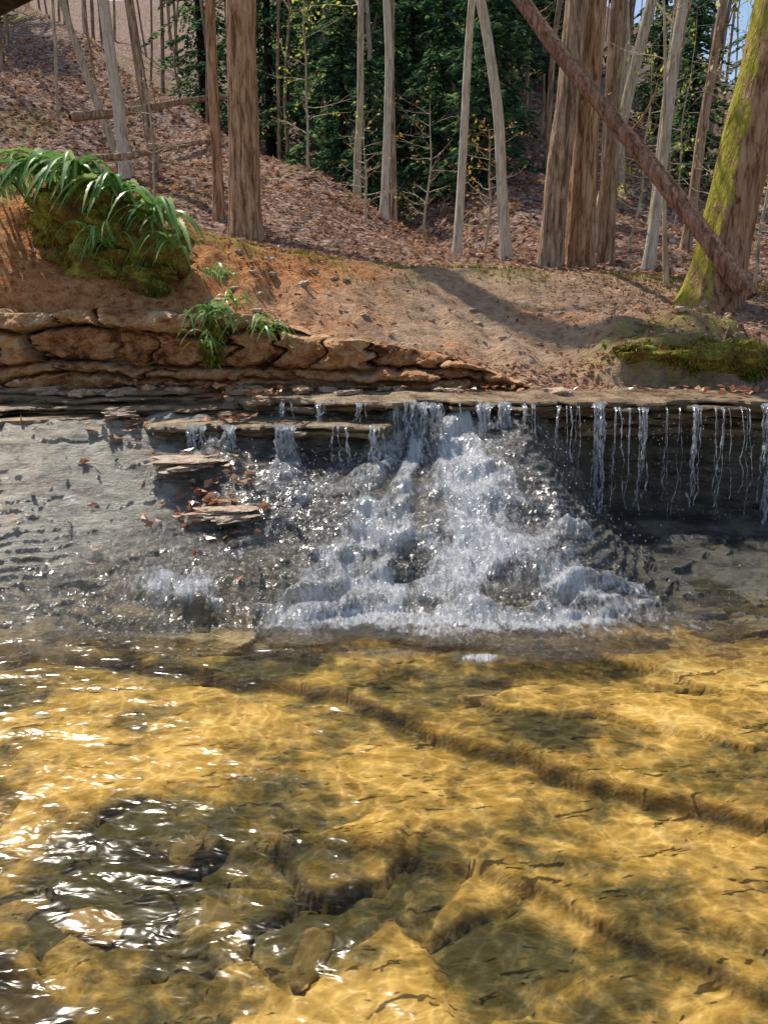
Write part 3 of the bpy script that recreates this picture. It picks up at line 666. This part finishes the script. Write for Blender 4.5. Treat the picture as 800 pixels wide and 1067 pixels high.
# ------------------------------------------------------------------ moss and ferns
m,nt,_,L=newmat('moss'); M['moss']=m
b=noise(nt,coords(nt),9,4,.8); col=ramp(nt,b,[(.38,(.18,.08,.03)),(.48,(.20,.14,.035)),(.55,(.24,.23,.04)),(.7,(.44,.41,.07))]); p=princ(nt,col,.95,bump(nt,b,1,.08),.1); out(nt,p.outputs[0])
def mossclump(name,parts,nh,ln=.03,hang=.9,dens=-.15):
    mb=MB()
    for (c,s,seed) in parts:
        rock(mb,c,s,seed,.15,0,0,26,16,.6)
        V=mb.v[-1]; cc=np.array(c); V2=cc+(V-cc)*(1+.40*fbm(V[:,0]*8,V[:,1]*8+V[:,2]*8,seed,4))[:,None]; mb.v[-1]=V2
        k=rng.integers(0,len(V2),nh//len(parts)); P=V2[k]+rng.normal(size=(len(k),3))*.012; d=(V2[k]-cc)/np.array(s); d/=np.linalg.norm(d,axis=1)[:,None]; d[:,2]-=hang
        kk=fbm(P[:,0]*7,P[:,2]*7,seed,3)>dens; P=P[kk]; d=d[kk]
        mb.cards(P+d*ln*.3,rng.uniform(ln*.5,ln*1.4,len(P)),1,.3,0,d*1.2)
    return mb.obj(name,[M['moss'],M['mosshair']],True)
mossclump('moss_clump',[((-2.30,6.02,1.98),(.28,.22,.26),3),((-1.92,5.98,1.92),(.28,.22,.24),5),((-1.60,5.90,1.76),(.22,.18,.18),7),((-2.05,5.80,1.68),(.26,.14,.14),11),((-1.65,5.7,1.55),(.14,.1,.1),21)],8000,.045,1.1,.05)
mossclump('moss_clump',[((1.85,5.52,1.07),(.22,.12,.07),9),((2.2,5.46,1.05),(.24,.12,.09),13),((2.48,5.44,1.02),(.15,.10,.12),15),((2.62,5.5,.98),(.1,.1,.12),25)],6000,.035,1.3,-.05)
mossclump('moss_clump',[((-1.12,5.18,1.20),(.06,.07,.12),12)],900,.04,1)
def fern(name,c,n,L,lean=(0,-.35,0)):
    mb=MB(); c=np.array(c,float)
    for i in range(n):
        a=random.uniform(0,6.28); l=L*random.uniform(.5,1.15); k=24; s=np.linspace(0,1,k)
        d=np.array([math.cos(a),math.sin(a),0])+np.array(lean); up=random.uniform(.45,1.3)
        P=c+rng.normal(size=3)*np.array([.05,.04,.02])+d*(l*s)[:,None]*.75; P[:,2]+=l*(up*s-(.6+up*.65)*s*s)
        T=np.gradient(P,axis=0); T/=np.linalg.norm(T,axis=1)[:,None]
        tw=random.uniform(-.6,.6); W=np.cross(T,[0,0,1.]); W/=np.linalg.norm(W,axis=1)[:,None]+1e-9
        Nn=np.cross(W,T); W=W*math.cos(tw)+Nn*math.sin(tw)
        w=l*.038*np.sin(np.clip(s*.9+.1,0,1)*math.pi)**.5*(1-.35*s)*(1+.5*(np.arange(k)%2)); w[-1]=.001
        A=P+W*w[:,None]+np.array([0,0,1])*w[:,None]*.35; B=P-W*w[:,None]+np.array([0,0,1])*w[:,None]*.35
        V=np.concatenate([A,P,B]); I=np.arange(k-1)
        F=np.concatenate([np.stack([I,I+1,I+1+k,I+k],1),np.stack([I+k,I+1+k,I+1+2*k,I+2*k],1)]); mb.add(V,F,0)
    return mb.obj(name,[M['fern']],False)
for c,n,l in [((-2.75,5.95,2.22),36,.46),((-2.45,5.95,2.30),46,.52),((-2.15,5.9,2.28),46,.52),((-1.85,5.85,2.14),46,.50),((-1.58,5.75,1.98),40,.46),((-1.9,5.62,1.82),16,.34),((-1.45,5.6,1.80),18,.36),((-1.18,5.6,1.60),20,.26),((-1.10,5.08,1.34),26,.30),((-.73,5.04,1.26),24,.28),((-.95,5.10,1.42),14,.22),((-1.15,5.06,1.18),12,.24)]:
    fern('fern_plant',c,n,l)
mb=MB(); n=4200; x=rng.uniform(-1.2,4.5,n); y=crest(x)+rng.normal(.1,.4,n); k=fbm(x*1.5,y*1.5,90,4)>-.05; x=x[k];y=y[k]; z=hground(x,y)
mb.cards(np.stack([x,y,z+.015],1),rng.uniform(.02,.05,len(x)),0,.3,0,np.array([[0,0,1.]]*len(x))); mb.obj('grass',[M['mosshair']],False)
mb=MB()
for i in range(14):
    a=np.array([random.uniform(2.5,3.4),random.uniform(5.6,6.6),0]); P=[a]; d=np.array([random.uniform(-.6,.6),-.7,0])
    for j in range(9): d=d+rng.normal(size=3)*.2; P.append(P[-1]+d*.08)
    P=np.array(P); P[:,2]=hground(P[:,0],P[:,1])+.005; P[-1,2]-=.1; mb.tube(P,np.linspace(.022,.006,len(P)),6)
mb.obj('tree_roots',[M['bark_log']])
# ------------------------------------------------------------------ light, world, camera
az=math.radians(-38); el=math.radians(54)
D=Vector((math.sin(az)*math.cos(el),math.cos(az)*math.cos(el),math.sin(el)))
ld=bpy.data.lights.new('sun','SUN'); ld.energy=5.0; ld.angle=math.radians(.5); ld.color=(1,.91,.78)
lo=link(bpy.data.objects.new('sun',ld)); lo.rotation_euler=D.to_track_quat('Z','Y').to_euler()
w=bpy.data.worlds.new('World'); scene.world=w; w.use_nodes=True; nt=w.node_tree
bg=nt.nodes['Background']; sk=nt.nodes.new('ShaderNodeTexSky'); sk.sky_type='NISHITA'; sk.sun_disc=False; sk.sun_elevation=el; sk.sun_rotation=az
nt.links.new(sk.outputs[0],bg.inputs[0]); bg.inputs[1].default_value=.15
cd=bpy.data.cameras.new('camera'); cd.sensor_fit='VERTICAL'; cd.sensor_height=36; cd.lens=36*806/1067; cd.clip_end=500
co=link(bpy.data.objects.new('camera',cd)); co.location=(0,0,1.5); co.rotation_euler=(math.radians(90-16),0,0); scene.camera=co
scene.view_settings.view_transform='Standard'; scene.view_settings.look='None'; scene.view_settings.exposure=0
